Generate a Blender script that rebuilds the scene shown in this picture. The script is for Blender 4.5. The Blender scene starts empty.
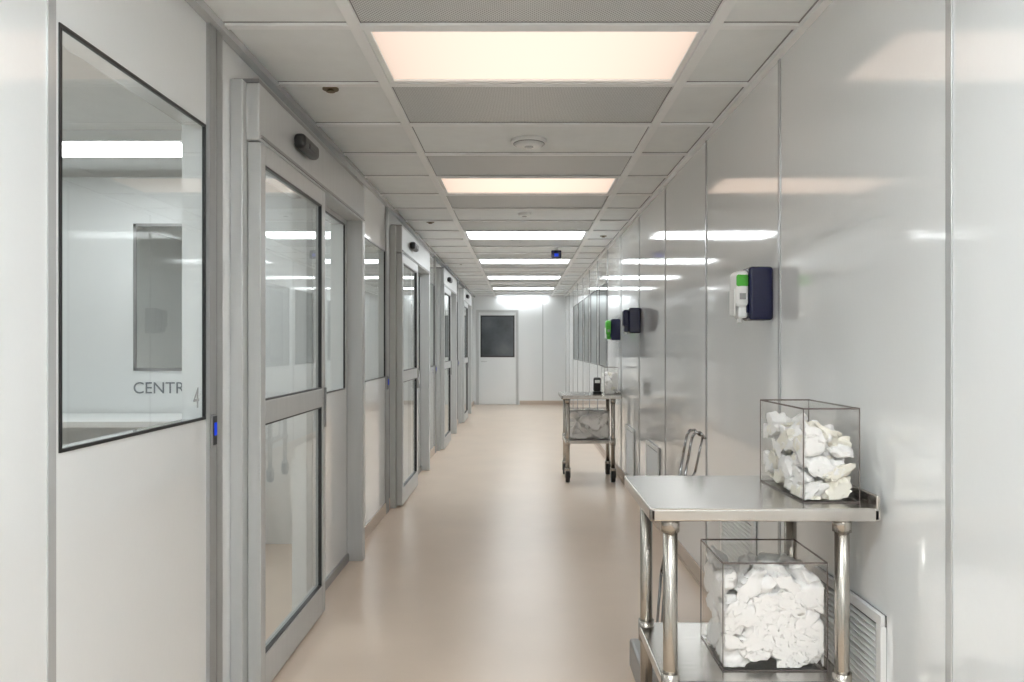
import bpy, bmesh, math, random
from mathutils import Vector, Matrix, noise
random.seed(4)
sc = bpy.context.scene
COL = sc.collection
CEIL = 2.52
WL, WR = -1.10, 1.03
YB = 17.6
Y0 = -3.4

# ------------------------------------------------------------ materials
def newmat(name):
    m = bpy.data.materials.new(name); m.use_nodes = True
    nt = m.node_tree
    return m, nt, nt.nodes['Principled BSDF'], nt.nodes['Material Output']

def pmat(name, col, rough=0.4, metal=0.0, var=0.0, vscale=3.0, bump=0.0, bscale=20.0, bdist=0.01, stretch=None, coat=0.0, spec=0.5):
    m, nt, b, o = newmat(name)
    b.inputs['Base Color'].default_value = (*col, 1)
    b.inputs['Roughness'].default_value = rough
    b.inputs['Metallic'].default_value = metal
    b.inputs['Coat Weight'].default_value = coat
    b.inputs['Coat Roughness'].default_value = 0.04
    b.inputs['Specular IOR Level'].default_value = spec
    tc = nt.nodes.new('ShaderNodeTexCoord')
    mp = nt.nodes.new('ShaderNodeMapping')
    nt.links.new(tc.outputs['Object'], mp.inputs['Vector'])
    if stretch: mp.inputs['Scale'].default_value = stretch
    if var > 0:
        n = nt.nodes.new('ShaderNodeTexNoise'); n.inputs['Scale'].default_value = vscale
        n.inputs['Detail'].default_value = 4
        nt.links.new(mp.outputs[0], n.inputs['Vector'])
        r = nt.nodes.new('ShaderNodeValToRGB')
        r.color_ramp.elements[0].position = 0.3; r.color_ramp.elements[1].position = 0.7
        r.color_ramp.elements[0].color = (*[c*(1-var) for c in col], 1)
        r.color_ramp.elements[1].color = (*[min(1, c*(1+var)) for c in col], 1)
        nt.links.new(n.outputs['Fac'], r.inputs[0]); nt.links.new(r.outputs[0], b.inputs['Base Color'])
    if bump > 0:
        n2 = nt.nodes.new('ShaderNodeTexNoise'); n2.inputs['Scale'].default_value = bscale
        n2.inputs['Detail'].default_value = 2
        nt.links.new(mp.outputs[0], n2.inputs['Vector'])
        bp = nt.nodes.new('ShaderNodeBump'); bp.inputs['Strength'].default_value = bump
        bp.inputs['Distance'].default_value = bdist
        nt.links.new(n2.outputs['Fac'], bp.inputs['Height']); nt.links.new(bp.outputs[0], b.inputs['Normal'])
        nt.links.new(bp.outputs[0], b.inputs['Coat Normal'])
    return m

M_wall = pmat('wall_panel_white', (0.865, 0.885, 0.89), 0.075, var=0.010, vscale=1.2, bump=0.035, bscale=60, bdist=0.004, spec=0.8, coat=0.9)
M_room = pmat('room_white', (0.80, 0.82, 0.82), 0.45, var=0.02, vscale=1.5)
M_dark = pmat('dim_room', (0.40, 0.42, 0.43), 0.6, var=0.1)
M_floor = pmat('floor_vinyl', (0.775, 0.635, 0.515), 0.29, var=0.03, vscale=2.2, bump=0.05, bscale=25, bdist=0.004, spec=0.5)
M_cove = pmat('cove_beige', (0.60, 0.50, 0.42), 0.4, var=0.03)
M_tile = pmat('ceiling_tile', (0.89, 0.92, 0.925), 0.6, var=0.02, vscale=9)
M_grid = pmat('grid_bar', (0.95, 0.965, 0.97), 0.5, var=0.005)
M_alu = pmat('aluminium_anodised', (0.57, 0.58, 0.58), 0.38, metal=0.2, var=0.03, vscale=4, stretch=(8, 8, 0.6))
M_alu2 = pmat('aluminium_strip', (0.40, 0.405, 0.405), 0.38, metal=0.3, var=0.03, vscale=4, stretch=(8, 8, 0.6))
M_alud = pmat('aluminium_dark', (0.33, 0.33, 0.33), 0.35, metal=0.6, var=0.04, vscale=4)
M_gap = pmat('tile_gap_shade', (0.30, 0.30, 0.30), 0.6, var=0.04)  # grey strips beside the grid bars, painted shade of the tile gaps
M_trim = pmat('seam_trim', (0.55, 0.56, 0.56), 0.25, metal=0.3, var=0.02)
M_gasket = pmat('black_gasket', (0.012, 0.012, 0.013), 0.35, var=0.1)
M_black = pmat('black_plastic', (0.015, 0.015, 0.016), 0.35, var=0.1)
M_steel = pmat('stainless', (0.60, 0.58, 0.55), 0.24, metal=1.0, var=0.06, vscale=6, stretch=(1, 12, 1))
M_steel2 = pmat('stainless_tube', (0.46, 0.43, 0.39), 0.27, metal=1.0, var=0.08, vscale=5)
M_chrome = pmat('chrome_wire', (0.30, 0.30, 0.30), 0.18, metal=1.0, var=0.02)
M_navy = pmat('navy_plastic', (0.008, 0.010, 0.05), 0.25, var=0.05)
M_wplas = pmat('white_plastic', (0.90, 0.91, 0.90), 0.3, var=0.01)
M_num = pmat('numeral_vinyl', (0.42, 0.44, 0.45), 0.4, var=0.01)
M_green = pmat('green_plastic', (0.08, 0.48, 0.04), 0.3, var=0.03)
M_cloth = pmat('crumpled_white', (0.96, 0.955, 0.95), 0.9, var=0.02, vscale=30, bump=0.2, bscale=120, bdist=0.002)
M_cream = pmat('crumpled_cream', (0.94, 0.91, 0.82), 0.9, var=0.04, vscale=25, bump=0.2, bscale=120, bdist=0.002)
M_edge = pmat('acrylic_edge', (0.16, 0.13, 0.12), 0.2, var=0.05)
M_vent = pmat('vent_white', (0.82, 0.82, 0.81), 0.4, var=0.01)
M_slot = pmat('vent_slot', (0.16, 0.16, 0.16), 0.6, var=0.05)
M_text = pmat('text_grey', (0.16, 0.18, 0.20), 0.5, var=0.02)
M_brass = pmat('sprinkler_brass', (0.20, 0.15, 0.09), 0.4, metal=0.6, var=0.05)
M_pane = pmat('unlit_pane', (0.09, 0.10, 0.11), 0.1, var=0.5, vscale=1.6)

def glassmat(name, tint=(0.93, 0.95, 0.94), fmul=1.0):
    # thin glass sheet: Schlick reflectance, same from both sides
    m, nt, b, o = newmat(name)
    nt.nodes.remove(b)
    N = nt.nodes.new; L = nt.links.new
    tr = N('ShaderNodeBsdfTransparent'); tr.inputs[0].default_value = (*tint, 1)
    gl = N('ShaderNodeBsdfGlossy'); gl.inputs['Roughness'].default_value = 0.015
    gl.inputs[0].default_value = (0.95, 0.97, 0.96, 1)
    ge = N('ShaderNodeNewGeometry'); dt = N('ShaderNodeVectorMath'); dt.operation = 'DOT_PRODUCT'
    L(ge.outputs['Normal'], dt.inputs[0]); L(ge.outputs['Incoming'], dt.inputs[1])
    ab = N('ShaderNodeMath'); ab.operation = 'ABSOLUTE'; L(dt.outputs['Value'], ab.inputs[0])
    om = N('ShaderNodeMath'); om.operation = 'SUBTRACT'; om.inputs[0].default_value = 1.0; om.use_clamp = True; L(ab.outputs[0], om.inputs[1])
    pw = N('ShaderNodeMath'); pw.operation = 'POWER'; pw.inputs[1].default_value = 5.0; L(om.outputs[0], pw.inputs[0])
    ma = N('ShaderNodeMath'); ma.operation = 'MULTIPLY_ADD'; ma.inputs[1].default_value = 0.92*fmul; ma.inputs[2].default_value = 0.08*fmul
    ma.use_clamp = True; L(pw.outputs[0], ma.inputs[0])
    mx = N('ShaderNodeMixShader')
    L(ma.outputs[0], mx.inputs[0]); L(tr.outputs[0], mx.inputs[1]); L(gl.outputs[0], mx.inputs[2]); L(mx.outputs[0], o.inputs[0])
    return m
M_glass = glassmat('window_glass', (0.92, 0.94, 0.935), 1.0)
M_glassd = glassmat('window_glass_tinted', (0.55, 0.57, 0.58), 0.8)
M_acry = glassmat('clear_acrylic', (0.995, 0.99, 0.985), 0.35)

def emis(name, col, s, tubes=True, lo=0.6):
    m, nt, b, o = newmat(name)
    nt.nodes.remove(b)
    e = nt.nodes.new('ShaderNodeEmission'); e.inputs[0].default_value = (*col, 1)
    nt.links.new(e.outputs[0], o.inputs[0])
    if tubes:
        tc = nt.nodes.new('ShaderNodeTexCoord'); sp = nt.nodes.new('ShaderNodeSeparateXYZ')
        nt.links.new(tc.outputs['Generated'], sp.inputs[0])
        a = nt.nodes.new('ShaderNodeMath'); a.operation = 'MULTIPLY'; a.inputs[1].default_value = math.pi
        s1 = nt.nodes.new('ShaderNodeMath'); s1.operation = 'SINE'
        nt.links.new(sp.outputs['X'], a.inputs[0]); nt.links.new(a.outputs[0], s1.inputs[0])
        p = nt.nodes.new('ShaderNodeMath'); p.operation = 'POWER'; p.inputs[1].default_value = 0.5
        nt.links.new(s1.outputs[0], p.inputs[0])
        mr = nt.nodes.new('ShaderNodeMapRange'); mr.inputs[3].default_value = lo*s; mr.inputs[4].default_value = s
        nt.links.new(p.outputs[0], mr.inputs[0]); nt.links.new(mr.outputs[0], e.inputs[1])
    else:
        e.inputs[1].default_value = s
    return m
M_lightwarm = emis('diffuser_warm', (1.0, 0.80, 0.66), 1.25, lo=0.72)
M_lightwarm2 = emis('diffuser_warm_b', (1.0, 0.79, 0.64), 1.28, lo=0.72)
M_light = emis('diffuser_white', (0.94, 0.985, 1.0), 12.5)
M_lightb = emis('diffuser_white_b', (0.94, 0.985, 1.0), 23.0)
M_lightroom = emis('diffuser_room', (0.95, 0.99, 1.0), 14.0, False)
M_blue = emis('blue_led', (0.03, 0.08, 0.8), 0.8, False)

def perfmat():
    m, nt, b, o = newmat('perforated_metal')
    b.inputs['Roughness'].default_value = 0.35; b.inputs['Metallic'].default_value = 0.1
    tc = nt.nodes.new('ShaderNodeTexCoord'); sp = nt.nodes.new('ShaderNodeSeparateXYZ')
    nt.links.new(tc.outputs['Object'], sp.inputs[0])
    outs = []
    for ax in ('X', 'Y'):
        a = nt.nodes.new('ShaderNodeMath'); a.operation = 'MULTIPLY'; a.inputs[1].default_value = 2*math.pi/0.0145
        s = nt.nodes.new('ShaderNodeMath'); s.operation = 'SINE'
        nt.links.new(sp.outputs[ax], a.inputs[0]); nt.links.new(a.outputs[0], s.inputs[0]); outs.append(s)
    ad = nt.nodes.new('ShaderNodeMath'); ad.operation = 'MULTIPLY'
    nt.links.new(outs[0].outputs[0], ad.inputs[0]); nt.links.new(outs[1].outputs[0], ad.inputs[1])
    r = nt.nodes.new('ShaderNodeValToRGB')
    r.color_ramp.elements[0].position = 0.15; r.color_ramp.elements[0].color = (0.74, 0.76, 0.76, 1)
    r.color_ramp.elements[1].position = 0.5; r.color_ramp.elements[1].color = (0.24, 0.24, 0.24, 1)
    nt.links.new(ad.outputs[0], r.inputs[0]); nt.links.new(r.outputs[0], b.inputs['Base Color'])
    return m
M_perf = perfmat()

# ------------------------------------------------------------ mesh builder
class MB:
    def __init__(s): s.bm = bmesh.new(); s.mats = []
    def mi(s, m):
        if m not in s.mats: s.mats.append(m)
        return s.mats.index(m)
    def box(s, x0, x1, y0, y1, z0, z1, m, bev=0.0, rot=None, seg=2):
        mat = Matrix.Translation(((x0+x1)/2, (y0+y1)/2, (z0+z1)/2))
        if rot is not None: mat = mat @ rot
        mat = mat @ Matrix.Diagonal((abs(x1-x0), abs(y1-y0), abs(z1-z0), 1))
        r = bmesh.ops.create_cube(s.bm, size=1, matrix=mat)
        vs = r['verts']
        i = s.mi(m)
        for f in {f for v in vs for f in v.link_faces}: f.material_index = i
        if bev > 0:
            es = list({e for v in vs for e in v.link_edges})
            bmesh.ops.bevel(s.bm, geom=es, offset=bev, segments=seg, affect='EDGES', profile=0.5, material=-1)
    def quad(s, pts, m):
        f = s.bm.faces.new([s.bm.verts.new(p) for p in pts]); f.material_index = s.mi(m)
    def cyl(s, p0, p1, r, m, seg=20, r2=None):
        p0 = Vector(p0); p1 = Vector(p1); d = p1-p0
        q = Vector((0, 0, 1)).rotation_difference(d.normalized()).to_matrix().to_4x4()
        mat = Matrix.Translation((p0+p1)/2) @ q
        rr = bmesh.ops.create_cone(s.bm, cap_ends=True, segments=seg, radius1=r, radius2=r if r2 is None else r2, depth=d.length, matrix=mat)
        i = s.mi(m)
        for f in {f for v in rr['verts'] for f in v.link_faces}:
            f.material_index = i
            if len(f.verts) == 4: f.smooth = True
    def tube(s, pts, r, m, seg=10):
        for a, b in zip(pts[:-1], pts[1:]): s.cyl(a, b, r, m, seg)
        for p in pts[1:-1]: s.sph(p, r, m, seg, 6)
    def sph(s, c, r, m, u=16, v=10, sc_=(1, 1, 1)):
        rr = bmesh.ops.create_uvsphere(s.bm, u_segments=u, v_segments=v, radius=r, matrix=Matrix.Translation(c) @ Matrix.Diagonal((*sc_, 1)))
        i = s.mi(m)
        for f in {f for v_ in rr['verts'] for f in v_.link_faces}: f.material_index = i; f.smooth = True
    def done(s, name, parent=None):
        me = bpy.data.meshes.new(name); s.bm.normal_update(); s.bm.to_mesh(me); s.bm.free()
        for m in s.mats: me.materials.append(m)
        o = bpy.data.objects.new(name, me); COL.objects.link(o)
        if parent: o.parent = parent
        return o

def empty(name, loc=(0, 0, 0)):
    e = bpy.data.objects.new(name, None); e.location = loc; e.empty_display_size = 0.1
    COL.objects.link(e); return e

# ------------------------------------------------------------ shell
b = MB(); b.box(-4.2, 3.2, Y0-0.1, YB+0.1, -0.1, 0, M_floor); b.done('floor')

CB = [-0.60, 0.70]
PITCH = 0.61; YG = 2.74
kmin, kmax = -10, 24
light_ks = [k for k in range(kmin, kmax+1) if k % 4 == 0]
b = MB(); g = MB()
b.box(-4.2, 3.2, Y0-0.1, YB+0.1, CEIL+0.05, CEIL+0.12, M_tile)
for k in range(kmin, kmax+1):
    ya, yb = YG+PITCH*k, min(YG+PITCH*(k+1), YB)
    if ya < Y0: continue
    for (xa, xb, c) in [(WL, CB[0], 0), (CB[0], CB[1], 1), (CB[1], WR, 0)]:
        if c and k % 4 == 0: continue
        m = M_perf if (c and k % 2) else M_tile
        b.box(xa+0.005, xb-0.005, ya+0.005, yb-0.005, CEIL+0.004, CEIL+0.05, m)
b.done('ceiling')
for k in range(kmin, kmax+2):
    ya = YG+PITCH*k
    if ya < Y0 or ya > YB-0.02: continue
    g.box(WL, WR, ya-0.02, ya+0.02, CEIL-0.008, CEIL+0.012, M_grid, 0.003)
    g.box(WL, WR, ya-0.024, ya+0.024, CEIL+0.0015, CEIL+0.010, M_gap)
for x in CB:
    g.box(x-0.022, x+0.022, Y0, YB, CEIL-0.010, CEIL+0.012, M_grid, 0.003)
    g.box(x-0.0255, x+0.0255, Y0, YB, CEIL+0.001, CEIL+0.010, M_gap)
g.done('trim_ceiling_grid')
b = MB()
b.box(WL, WL+0.035, Y0, YB, CEIL-0.03, CEIL, M_trim); b.done('trim_ceiling_left')
b = MB()
b.box(WR-0.03, WR, Y0, YB, CEIL-0.02, CEIL, M_grid)
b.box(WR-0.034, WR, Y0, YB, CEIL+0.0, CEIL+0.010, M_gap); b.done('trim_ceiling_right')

for k in light_ks:
    ya, yb = YG+PITCH*k, YG+PITCH*(k+1)
    if ya < Y0 or yb > YB+0.4: continue
    yb = min(yb, YB-0.01)
    L = empty('ceiling_light_panel', ((CB[0]+CB[1])/2, (ya+yb)/2, CEIL))
    f = MB(); hx = 0.65-0.024; hy = (yb-ya)/2-0.022; w = 0.022
    f.box(-hx, hx, -hy, -hy+w, -0.004, 0.03, M_grid); f.box(-hx, hx, hy-w, hy, -0.004, 0.03, M_grid)
    f.box(-hx, -hx+w, -hy+w, hy-w, -0.004, 0.03, M_grid); f.box(hx-w, hx, -hy+w, hy-w, -0.004, 0.03, M_grid)
    f.done('frame', L)
    d = MB(); d.box(-hx+w, hx-w, -hy+w, hy-w, 0.006, 0.016, M_lightb if k < 0 else M_lightwarm if k == 0 else M_lightwarm2 if k == 4 else M_light)
    d.done('diffuser', L)

# left wall with windows and doors
PER = 3.48
TH = 0.08
b = MB()
def wbox(b, y0, y1, z0, z1, x0=WL-TH, x1=WL): b.box(x0, x1, y0, y1, z0, z1, M_wall)
WIN_Z = (1.105, 2.13)
def window(n, x_face, y0, y1, z0, z1, side, glass=M_glass):
    w = MB(); s = side; t = 0.009
    xa, xb = sorted((x_face-0.006*s, x_face+0.004*s))
    w.box(xa, xb, y0, y1, z0, z0+t, M_gasket); w.box(xa, xb, y0, y1, z1-t, z1, M_gasket)
    w.box(xa, xb, y0, y0+t, z0+t, z1-t, M_gasket); w.box(xa, xb, y1-t, y1, z0+t, z1-t, M_gasket)
    gx = x_face-0.002*s
    w.quad([(gx, y0+t, z0+t), (gx, y1-t, z0+t), (gx, y1-t, z1-t), (gx, y0+t, z1-t)], glass)
    return w.done(f'window_{n}')

wn = 1
units = [i for i in range(-1, 4)]
cur = Y0
openings = []
for i in units:
    o = i*PER
    openings.append((1.80+o, 2.635+o, *WIN_Z, 'w'))
    openings.append((3.02+o, 3.90+o, 0.0, 2.12, 'd'))
    openings.append((4.02+o, 4.72+o, 1.09, 2.12, 'w'))
openings.append((15.72, 16.5, *WIN_Z, 'w'))
for (y0, y1, z0, z1, t) in openings:
    if y0 < Y0: continue
    wbox(b, cur, y0, 0, CEIL)
    if z0 > 0: wbox(b, y0, y1, 0, z0)
    wbox(b, y0, y1, z1, CEIL)
    cur = y1
wbox(b, cur, YB, 0, CEIL)
b.done('wall_left')
for (y0, y1, z0, z1, t) in openings:
    if y0 < Y0 or t != 'w': continue
    window(wn, WL, y0, y1, z0, z1, 1); wn += 1

b = MB()
for i in units:
    o = i*PER
    if 1.755+o > Y0: b.box(WL, WL+0.004, 1.755+o, 1.785+o, 0.09, CEIL-0.03, M_trim)
    if 2.66+o > Y0:
        b.box(WL, WL+0.012, 2.645+o, 2.76+o, 0.0, CEIL-0.03, M_alu2)
        b.box(WL+0.012, WL+0.014, 2.700+o, 2.707+o, 0.0, CEIL-0.03, M_alud)
    if 5.0+o > Y0: b.box(WL, WL+0.004, 5.02+o, 5.05+o, 0.09, CEIL-0.03, M_trim)
b.done('trim_left_seams')

# right wall
b = MB()
rwins = [(8.98+i*1.195*1.0+0.09, 8.98+i*1.195+1.03) for i in range(5)]
cur = Y0
for (y0, y1) in rwins:
    b.box(WR, WR+TH, cur, y0, 0, CEIL, M_wall)
    b.box(WR, WR+TH, y0, y1, 0, WIN_Z[0], M_wall); b.box(WR, WR+TH, y0, y1, WIN_Z[1], CEIL, M_wall); cur = y1
b.box(WR, WR+TH, cur, YB, 0, CEIL, M_wall); b.done('wall_right')
for (y0, y1) in rwins:
    window(wn, WR, y0, y1, *WIN_Z, -1, M_glassd); wn += 1
b = MB()
k = -4
while True:
    y = 1.817+1.195*k; k += 1
    if y > YB-0.1: break
    if y < Y0: continue
    b.box(WR-0.005, WR, y-0.013, y+0.013, 0.09, CEIL-0.02, M_trim, 0.002)
b.done('trim_right_seams')

def cove(name, x, s):
    b = MB(); b.box(min(x, x+s*0.008), max(x, x+s*0.008), Y0, YB, 0, 0.09, M_cove)
    b.box(min(x, x+s*0.02), max(x, x+s*0.02), Y0, YB, 0, 0.012, M_cove)
    b.done(name)
cove('baseboard_right', WR, -1)
b = MB()
prev = Y0
for i in units:
    o = i*PER
    ys = 2.84+o
    if ys > Y0 and ys > prev: b.box(WL, WL+0.008, prev, ys, 0, 0.09, M_cove)
    prev = max(Y0, 4.86+o)
b.box(WL, WL+0.008, prev, YB, 0, 0.09, M_cove)
b.done('baseboard_left')

# back wall + door
b = MB(); b.box(-4.2, 3.2, YB, YB+0.1, 0, CEIL+0.1, M_wall); b.done('wall_back')
b = MB(); b.box(0.50, 0.515, YB-0.004, YB, 0.09, CEIL, M_trim); b.done('trim_back_seams')
b = MB(); b.box(-0.03, WR, YB-0.008, YB, 0, 0.09, M_cove); b.done('baseboard_back')
b = MB(); b.box(-4.2, 3.2, Y0-0.1, Y0, 0, CEIL+0.1, M_wall); b.done('wall_front')
b = MB()
X0, X1 = -1.04, -0.06
b.box(X0, X0+0.06, YB-0.03, YB, 0, 2.2, M_alu); b.box(X1-0.06, X1, YB-0.03, YB, 0, 2.2, M_alu); b.box(X0+0.06, X1-0.06, YB-0.03, YB, 2.14, 2.2, M_alu)
b.box(X0+0.06, X1-0.06, YB-0.02, YB, 0.01, 2.14, M_wall)
b.box(X0+0.10, X1-0.09, YB-0.028, YB-0.019, 1.10, 2.07, M_gasket)
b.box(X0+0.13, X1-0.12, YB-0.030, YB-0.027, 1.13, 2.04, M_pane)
b.cyl((X0+0.13, YB-0.02, 1.0), (X0+0.13, YB-0.07, 1.0), 0.012, M_alu); b.cyl((X0+0.12, YB-0.07, 1.0), (X0+0.25, YB-0.07, 1.0), 0.011, M_alu)
b.done('door_5')

# ---------------------------------------------------------- sliding doors
def sliding_door(n, o):
    P = empty(f'door_{n}', (0, 0, 0))
    XD = -1.0
    f = MB()
    y0, y1 = 2.86+o, 4.85+o
    f.box(WL, XD-0.052, y0, y0+0.11, 0, 2.37, M_alu, 0.004)
    f.box(WL, XD-0.002, y0+0.04, y1, 2.15, 2.37, M_alu, 0.006)
    f.box(WL, XD-0.004, y0+0.04, y1, 2.37, 2.385, M_alud)
    f.box(WL, XD, y1-0.07, y1, 0, 2.15, M_alu, 0.005)
    f.box(WL, WL+0.014, y0+0.11, y1-0.07, 0.0, 0.05, M_alud)
    f.box(WL, WL+0.03, 3.88+o, 3.98+o, 0, 2.15, M_alu, 0.003)
    f.box(XD-0.002, XD+0.004, y0+0.05, y1-0.01, 2.16, 2.172, M_alud)
    f.done('frame', P)
    l = MB()
    a, c = 2.91+o, 3.87+o; xa, xb = XD-0.05, XD
    st = 0.055
    l.box(xa, xb, a, a+st, 0.012, 2.145, M_alu, 0.003); l.box(xa, xb, c-st, c, 0.012, 2.145, M_alu, 0.003)
    l.box(xa, xb, a+st, c-st, 2.07, 2.145, M_alu, 0.003); l.box(xa, xb, a+st, c-st, 1.055, 1.145, M_alu, 0.003)
    l.box(xa, xb, a+st, c-st, 0.012, 0.15, M_alu, 0.003)
    for z0, z1 in ((1.145, 2.07), (0.15, 1.055)):
        t = 0.007
        for q in ((a+st, c-st, z0, z0+t), (a+st, c-st, z1-t, z1), (a+st, a+st+t, z0, z1), (c-st-t, c-st, z0, z1)):
            l.box(xb-0.02, xb-0.004, *q, M_gasket)
        gx = xb-0.018
        l.quad([(gx, a+st, z0), (gx, c-st, z0), (gx, c-st, z1), (gx, a+st, z1)], M_glass)
    l.box(xb, xb+0.012, c-0.035, c-0.02, 0.95, 1.15, M_alud, 0.002)
    l.done('sliding_leaf', P)
    s = MB()
    s.box(XD-0.003, XD+0.05, 3.33+o, 3.58+o, 2.235, 2.30, M_black, 0.02, seg=4)
    s.box(XD+0.03, XD+0.053, 3.40+o, 3.51+o, 2.247, 2.27, M_gasket, 0.004)
    s.done('motion_sensor', P)
for n, o in enumerate([0, PER, 2*PER, 3*PER]): sliding_door(n+1, o)

for i in range(0, 4):
    o = i*PER
    b = MB()
    b.box(WL+0.012, WL+0.020, 2.650+o, 2.692+o, 1.005, 1.12, M_alud, 0.003)
    b.box(WL+0.020, WL+0.022, 2.656+o, 2.686+o, 1.012, 1.113, M_black)
    b.box(WL+0.022, WL+0.024, 2.661+o, 2.681+o, 1.045, 1.09, M_blue)
    b.done('door_access_button')

# ---------------------------------------------------------- side rooms
XR = -3.9
b = MB(); b.box(XR-0.1, XR, Y0, YB, 0, CEIL+0.05, M_room)
b.done('wall_side_rooms')
parts = [-1.8, 1.25, 5.2, 8.7, 12.2, 15.6]
for i, y in enumerate(parts):
    b = MB()
    xa, xb = -2.66, -2.0
    b.box(XR, xa, y, y+0.06, 0, CEIL, M_room); b.box(xb, WL-TH, y, y+0.06, 0, CEIL, M_room)
    b.box(xa, xb, y, y+0.06, 0, 1.19, M_room); b.box(xa, xb, y, y+0.06, 2.2, CEIL, M_room)
    t = 0.02
    for q in ((xa, xb, 1.19, 1.19+t), (xa, xb, 2.2-t, 2.2), (xa, xa+t, 1.19, 2.2), (xb-t, xb, 1.19, 2.2)):
        b.box(q[0], q[1], y-0.008, y+0.004, q[2], q[3], M_alud)
    b.quad([(xa+t, y, 1.19+t), (xb-t, y, 1.19+t), (xb-t, y, 2.2-t), (xa+t, y, 2.2-t)], M_glass)
    b.done(f'wall_partition_{"abcdef"[i]}')
for y in [-0.6, 2.2, 4.43, 6.9, 10.4, 13.9, 16.7]:
    b = MB(); b.box(-2.95, -1.9, y-0.19, y+0.19, CEIL-0.01, CEIL+0.05, M_grid)
    b.box(-2.92, -1.93, y-0.16, y+0.16, CEIL-0.014, CEIL-0.009, M_lightroom)
    b.done('room_light_panel')
b = MB()
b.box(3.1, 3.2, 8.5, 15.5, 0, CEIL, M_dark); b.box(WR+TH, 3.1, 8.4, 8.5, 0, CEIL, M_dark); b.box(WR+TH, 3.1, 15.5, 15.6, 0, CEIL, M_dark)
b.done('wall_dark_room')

b = MB()
b.box(-3.7, -1.9, 4.62, 5.18, 0.86, 0.90, M_wplas, 0.004)
for x in (-3.65, -1.95):
    for y in (4.66, 5.14): b.cyl((x, y, 0), (x, y, 0.86), 0.02, M_steel2)
b.box(-3.6, -2.0, 4.68, 5.12, 0.3, 0.32, M_steel)
b.done('work_counter')

def text(body, loc, rot, size, mat, name):
    c = bpy.data.curves.new(name, 'FONT'); c.body = body; c.size = size; c.extrude = 0.0008
    c.materials.append(mat)
    o = bpy.data.objects.new(name, c); o.location = loc; o.rotation_euler = rot; COL.objects.link(o); return o
text('CENTRAL', (-2.665, 5.197, 1.035), (math.pi/2, 0, 0), 0.112, M_text, 'sign_lettering')
text('4', (WL+0.002, 2.535, 1.15), (math.pi/2, 0, math.pi/2), 0.10, M_num, 'door_numeral')

# ---------------------------------------------------------- wall vents
for (ya, yb) in ((2.13, 2.62), (3.30, 3.85), (5.6, 6.15), (6.85, 7.35)):
    b = MB(); za, zb = 0.14, 0.60
    b.box(WR-0.006, WR-0.001, ya, yb, za, zb, M_slot)
    w = 0.03
    b.box(WR-0.018, WR, ya, yb, za, za+w, M_vent, 0.002); b.box(WR-0.018, WR, ya, yb, zb-w, zb, M_vent, 0.002)
    b.box(WR-0.018, WR, ya, ya+w, za+w, zb-w, M_vent, 0.002); b.box(WR-0.018, WR, yb-w, yb, za+w, zb-w, M_vent, 0.002)
    z = za+w+0.012
    while z < zb-w-0.005:
        b.box(WR-0.016, WR-0.004, ya+w, yb-w, z-0.0045, z+0.0045, M_vent, rot=Matrix.Rotation(-0.5, 4, 'Y')); z += 0.0185
    b.done('wall_vent_grille')

# ---------------------------------------------------------- dispensers
def dispenser(y, front, z=1.465):
    b = MB(); h = 0.22
    b.box(WR-0.10, WR-0.001, y, y+0.115, z, z+h, M_navy, 0.014, seg=4)
    b.box(WR-0.108, WR-0.10, y+0.012, y+0.103, z+0.03, z+h-0.03, M_navy, 0.004)
    b.box(WR-0.152, WR-0.100, y+0.004, y+0.111, z+0.055, z+h-0.016, front, 0.018, seg=4)
    if front is not M_navy:
        b.box(WR-0.150, WR-0.102, y+0.001, y+0.113, z+h-0.085, z+h-0.030, M_green, 0.012, seg=3)
        b.box(WR-0.140, WR-0.115, y-0.001, y+0.001, z+0.085, z+0.11, M_alud)
        b.box(WR-0.157, WR-0.150, y+0.02, y+0.095, z+0.02, z+0.13, M_wplas, 0.003)
    b.box(WR-0.140, WR-0.100, y+0.02, y+0.095, z+0.01, z+0.06, front, 0.010, seg=3)
    b.cyl((WR-0.125, y+0.057, z+0.012), (WR-0.125, y+0.057, z-0.008), 0.009, M_wplas)
    b.done('hand_sanitizer_dispenser')
dispenser(3.08, M_wplas)
dispenser(6.50, M_navy, 1.47)
dispenser(7.80, M_green, 1.42)

# ---------------------------------------------------------- ceiling devices
b = MB()
b.cyl((0.045, 4.28, CEIL+0.004), (0.045, 4.28, CEIL-0.016), 0.10, M_wplas, 40)
b.cyl((0.045, 4.28, CEIL-0.016), (0.045, 4.28, CEIL-0.020), 0.088, M_trim, 40)
b.cyl((0.045, 4.28, CEIL-0.020), (0.045, 4.28, CEIL-0.034), 0.085, M_wplas, 40, r2=0.06)
b.cyl((0.045, 4.28, CEIL-0.034), (0.045, 4.28, CEIL-0.037), 0.025, M_trim, 24)
b.done('smoke_detector')
b = MB()
b.cyl((0.03, 6.65, CEIL+0.004), (0.03, 6.65, CEIL-0.02), 0.06, M_wplas, 32, r2=0.05); b.cyl((0.03, 6.65, CEIL-0.02), (0.03, 6.65, CEIL-0.024), 0.02, M_trim, 24); b.done('smoke_detector.001')
def sprinkler(x, y):
    b = MB()
    b.cyl((x, y, CEIL+0.004), (x, y, CEIL-0.002), 0.036, M_brass, 28)
    b.cyl((x, y, CEIL-0.002), (x, y, CEIL-0.010), 0.014, M_brass, 16)
    b.cyl((x, y, CEIL-0.010), (x, y, CEIL-0.012), 0.020, M_brass, 16)
    b.done('ceiling_sprinkler')
for x, y in ((-0.86, 3.42), (-0.85, 7.1), (-0.85, 10.7), (0.87, 8.0)): sprinkler(x, y)
b = MB()
b.box(0.36, 0.48, 9.0, 9.06, CEIL-0.12, CEIL-0.02, M_navy, 0.012, seg=3); b.box(0.395, 0.445, 8.995, 9.0, CEIL-0.095, CEIL-0.06, M_blue)
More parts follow.
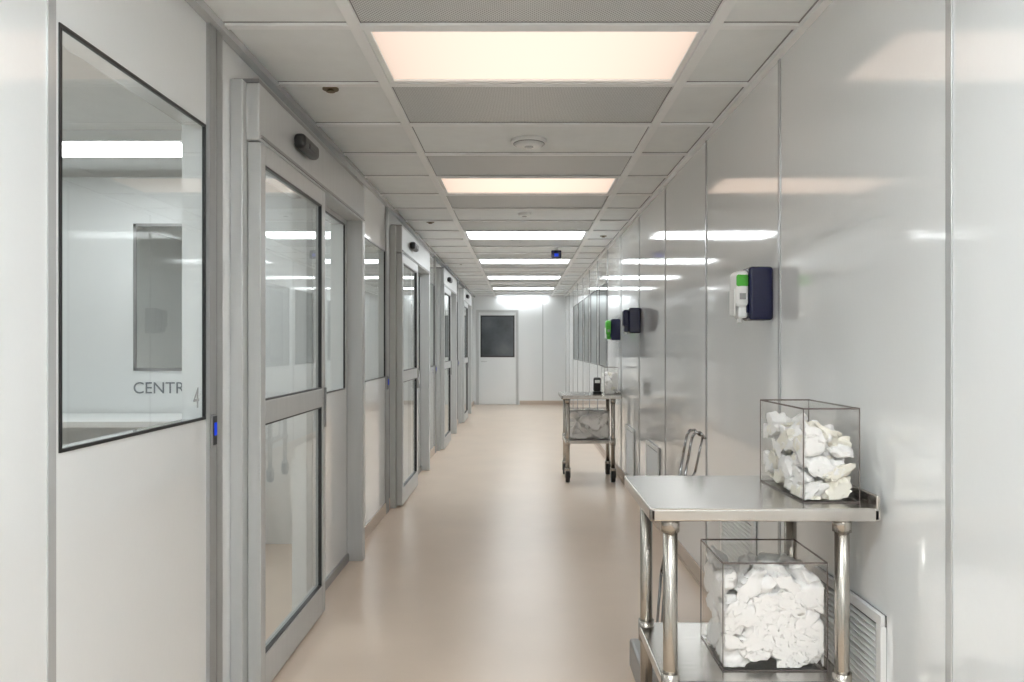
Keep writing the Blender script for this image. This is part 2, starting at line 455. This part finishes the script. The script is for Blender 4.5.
b.cyl((0.42, 9.03, CEIL-0.022), (0.42, 9.03, CEIL+0.004), 0.02, M_wplas)
b.done('ceiling_indicator_lamp')

# ---------------------------------------------------------- crumpled piles and bins
def ridge(p): return 1-abs(noise.noise(p))*2.0
def crumple(P, x0, x1, y0, y1, z0, z1, n, r, name, mats, slope=0.0):
    bm = bmesh.new()
    for j in range(n):
        c = Vector((random.uniform(x0, x1), random.uniform(y0, y1), 0))
        top = z1 - slope*random.random()*(z1-z0)
        c.z = z0+r*.3 + (j/n)*(max(0.01, top-r*.5-z0))
        s = Vector((random.uniform(.9, 1.7), random.uniform(.9, 1.7), random.uniform(.35, .65)))
        rot = Matrix.Rotation(random.uniform(-0.8, 0.8), 4, 'X') @ Matrix.Rotation(random.uniform(-0.8, 0.8), 4, 'Y') @ Matrix.Rotation(random.uniform(0, 6.28), 4, 'Z')
        res = bmesh.ops.create_icosphere(bm, subdivisions=4, radius=r, matrix=Matrix.Identity(4))
        off = Vector((random.random()*50, random.random()*50, random.random()*50))
        mi = 1 if (len(mats) > 1 and random.random() < 0.4) else 0
        for v in res['verts']:
            p = v.co/r
            w1 = p + 0.4*noise.noise_vector(p*1.1+off)
            q = p*r*(0.72+0.28*ridge(w1*1.2+off)+0.10*ridge(w1*2.4+off*2))
            q = Vector((q.x*s.x, q.y*s.y, q.z*s.z))
            q.z += r*0.35*noise.noise(Vector((p.x*2.0, p.y*2.0, off.x)))
            q = rot @ q
            q += c
            ex = 0.0015*noise.noise(q*60)
            q.x = min(max(q.x, x0+.0015+ex), x1-.0015+ex); q.y = min(max(q.y, y0+.0015+ex), y1-.0015+ex); q.z = min(max(q.z, z0), z1+0.02)
            v.co = q
        for f in {f for v in res['verts'] for f in v.link_faces}: f.smooth = True; f.material_index = mi
    me = bpy.data.meshes.new(name); bm.to_mesh(me); bm.free()
    for m in mats: me.materials.append(m)
    o = bpy.data.objects.new(name, me); COL.objects.link(o); o.parent = P
    return o

def bin_(loc, w, d, h, fill, n, r, mats, rotz=0.0, name='acrylic_bin'):
    P = empty(name, loc); P.rotation_euler = (0, 0, rotz)
    t = 0.004; a = MB(); e = 0.0024
    a.box(-w/2, w/2, -d/2, d/2, 0, t, M_acry)
    a.box(-w/2, w/2, -d/2, -d/2+t, t, h, M_acry); a.box(-w/2, w/2, d/2-t, d/2, t, h, M_acry)
    a.box(-w/2, -w/2+t, -d/2+t, d/2-t, t, h, M_acry); a.box(w/2-t, w/2, -d/2+t, d/2-t, t, h, M_acry)
    a.box(-w/2-0.003, w/2+0.003, -d/2-0.003, d/2*0.55, h, h+t, M_acry)
    a.done('panels', P)
    g = MB()
    for sx in (-1, 1):
        for sy in (-1, 1):
            g.box(sx*w/2-e/2, sx*w/2+e/2, sy*d/2-e/2, sy*d/2+e/2, 0, h, M_edge)
        g.box(sx*w/2-e/2, sx*w/2+e/2, -d/2, d/2, h-e, h+e, M_edge); g.box(sx*w/2-e/2, sx*w/2+e/2, -d/2, d/2, 0, e, M_edge)
    for sy in (-1, 1):
        g.box(-w/2, w/2, sy*d/2-e/2, sy*d/2+e/2, h-e, h+e, M_edge); g.box(-w/2, w/2, sy*d/2-e/2, sy*d/2+e/2, 0, e, M_edge)
    g.done('edges', P)
    crumple(P, -w/2+.006, w/2-.006, -d/2+.006, d/2-.006, .006, h*fill, n, r, 'discarded_covers', mats, 0.25)
    return P

# ---------------------------------------------------------- steel tables
def table(name, X0, X1, Ya, Yb, H, shelf, splash=True):
    P = empty(name, ((X0+X1)/2, (Ya+Yb)/2, 0))
    w, d = (X1-X0)/2, (Yb-Ya)/2
    b = MB()
    b.box(-w, w, -d, d, H-0.004, H, M_steel, 0.002)
    lip = 0.038
    b.box(-w, w, -d, -d+0.018, H-lip, H-0.001, M_steel, 0.006, seg=3); b.box(-w, w, d-0.018, d, H-lip, H-0.001, M_steel, 0.006, seg=3)
    b.box(-w, -w+0.018, -d, d, H-lip, H-0.001, M_steel, 0.006, seg=3)
    b.box(w-0.018, w, -d, d, H-lip, H-0.001, M_steel, 0.004)
    if splash: b.box(w-0.012, w, -d, d, H-0.002, H+0.035, M_steel, 0.003)
    b.box(-w+0.03, w-0.03, -d+0.03, d-0.03, H-0.03, H-0.006, M_alud)
    b.done('top', P)
    s = MB()
    s.box(-w+0.045, w-0.075, -d+0.03, d-0.06, shelf-0.004, shelf, M_steel)
    for q in ((-w+0.045, w-0.075, -d+0.022, -d+0.034), (-w+0.045, w-0.075, d-0.066, d-0.054)): s.box(*q, shelf-0.032, shelf, M_steel, 0.004)
    for q in ((-w+0.04, -w+0.05), (w-0.085, w-0.075)): s.box(q[0], q[1], -d+0.03, d-0.06, shelf-0.032, shelf, M_steel, 0.004)
    s.done('shelf', P)
    l = MB()
    for x in (-w+0.065, w-0.09):
        for y in (-d+0.045, d-0.08):
            l.cyl((x, y, 0.13), (x, y, H-0.01), 0.0205, M_steel2, 24)
            l.cyl((x, y, H-0.075), (x, y, H-0.03), 0.026, M_steel2, 24)
            l.cyl((x, y, shelf-0.05), (x, y, shelf+0.018), 0.0265, M_steel2, 24)
            l.cyl((x, y, 0.125), (x, y, 0.145), 0.03, M_steel2, 20)
            l.box(x-0.026, x+0.026, y-0.03, y+0.03, 0.118, 0.128, M_steel2, 0.003)
            for sx in (-1, 1): l.box(x+sx*0.026-0.0025, x+sx*0.026+0.0025, y-0.028, y+0.03, 0.05, 0.124, M_steel2, 0.002)
            l.cyl((x-0.020, y+0.01, 0.058), (x+0.020, y+0.01, 0.058), 0.058, M_black, 28)
            l.cyl((x-0.023, y+0.01, 0.058), (x+0.023, y+0.01, 0.058), 0.024, M_alud, 20)
    l.done('legs', P)
    return P
table('stainless_work_table', 0.362, 1.008, 2.12, 2.66, 0.905, 0.41)
table('stainless_work_table.001', 0.40, 1.008, 7.50, 8.10, 0.87, 0.42)

bin_((0.895, 2.375, 0.906), 0.165, 0.36, 0.272, 0.84, 120, 0.036, [M_cloth, M_cream], 0.03)
bin_((0.742, 2.345, 0.411), 0.305, 0.27, 0.315, 0.97, 190, 0.044, [M_cloth])
bin_((0.69, 7.765, 0.421), 0.40, 0.31, 0.29, 0.95, 110, 0.062, [M_cloth])
bin_((0.915, 7.82, 0.871), 0.14, 0.30, 0.27, 0.75, 60, 0.045, [M_cloth, M_cream])
b = MB()
b.box(0.73, 0.82, 7.66, 7.76, 0.871, 0.90, M_black, 0.01); b.box(0.738, 0.812, 7.69, 7.74, 0.90, 1.04, M_black, 0.014, rot=Matrix.Rotation(0.2, 4, 'X'), seg=3)
b.box(0.75, 0.80, 7.675, 7.683, 0.985, 1.015, M_wplas, rot=Matrix.Rotation(0.2, 4, 'X')); b.done('label_printer')

# ---------------------------------------------------------- shoe cover dispenser with wire handle
b = MB()
b.box(0.46, 0.78, 2.86, 3.22, 0.0, 0.12, M_alud, 0.012); b.box(0.50, 0.74, 2.90, 3.18, 0.12, 0.135, M_wplas, 0.004)
for y in (2.96, 3.05):
    b.tube([(0.54, y, 0.13), (0.565, y, 0.45), (0.62, y, 0.72), (0.655, y, 0.93), (0.668, y, 1.0), (0.68, y, 1.02), (0.70, y, 1.022), (0.72, y, 1.0)], 0.0055, M_chrome)
b.tube([(0.72, 2.96, 1.0), (0.72, 3.05, 1.0)], 0.0055, M_chrome)
b.tube([(0.72, 3.0, 1.0), (0.69, 3.0, 0.86), (0.655, 3.0, 0.80)], 0.005, M_chrome)
b.tube([(0.62, 2.96, 0.72), (0.62, 3.05, 0.72)], 0.005, M_chrome); b.tube([(0.565, 2.96, 0.45), (0.565, 3.05, 0.45)], 0.005, M_chrome)
b.done('shoe_cover_dispenser')

# ---------------------------------------------------------- world / camera
w = bpy.data.worlds.new('World'); sc.world = w; w.use_nodes = True
w.node_tree.nodes['Background'].inputs[0].default_value = (0.8, 0.85, 0.9, 1)
w.node_tree.nodes['Background'].inputs[1].default_value = 0.3
cam = bpy.data.cameras.new('camera'); co = bpy.data.objects.new('camera', cam); COL.objects.link(co)
co.location = (0, 0, 1.36); co.rotation_euler = (math.pi/2, 0, 0)
cam.sensor_width = 36; cam.lens = 757/1024*36
cam.shift_x = (512-521)/1024; cam.shift_y = 5/1024
cam.clip_start = 0.05
sc.camera = co
sc.view_settings.view_transform = 'Standard'
sc.view_settings.exposure = 0.0
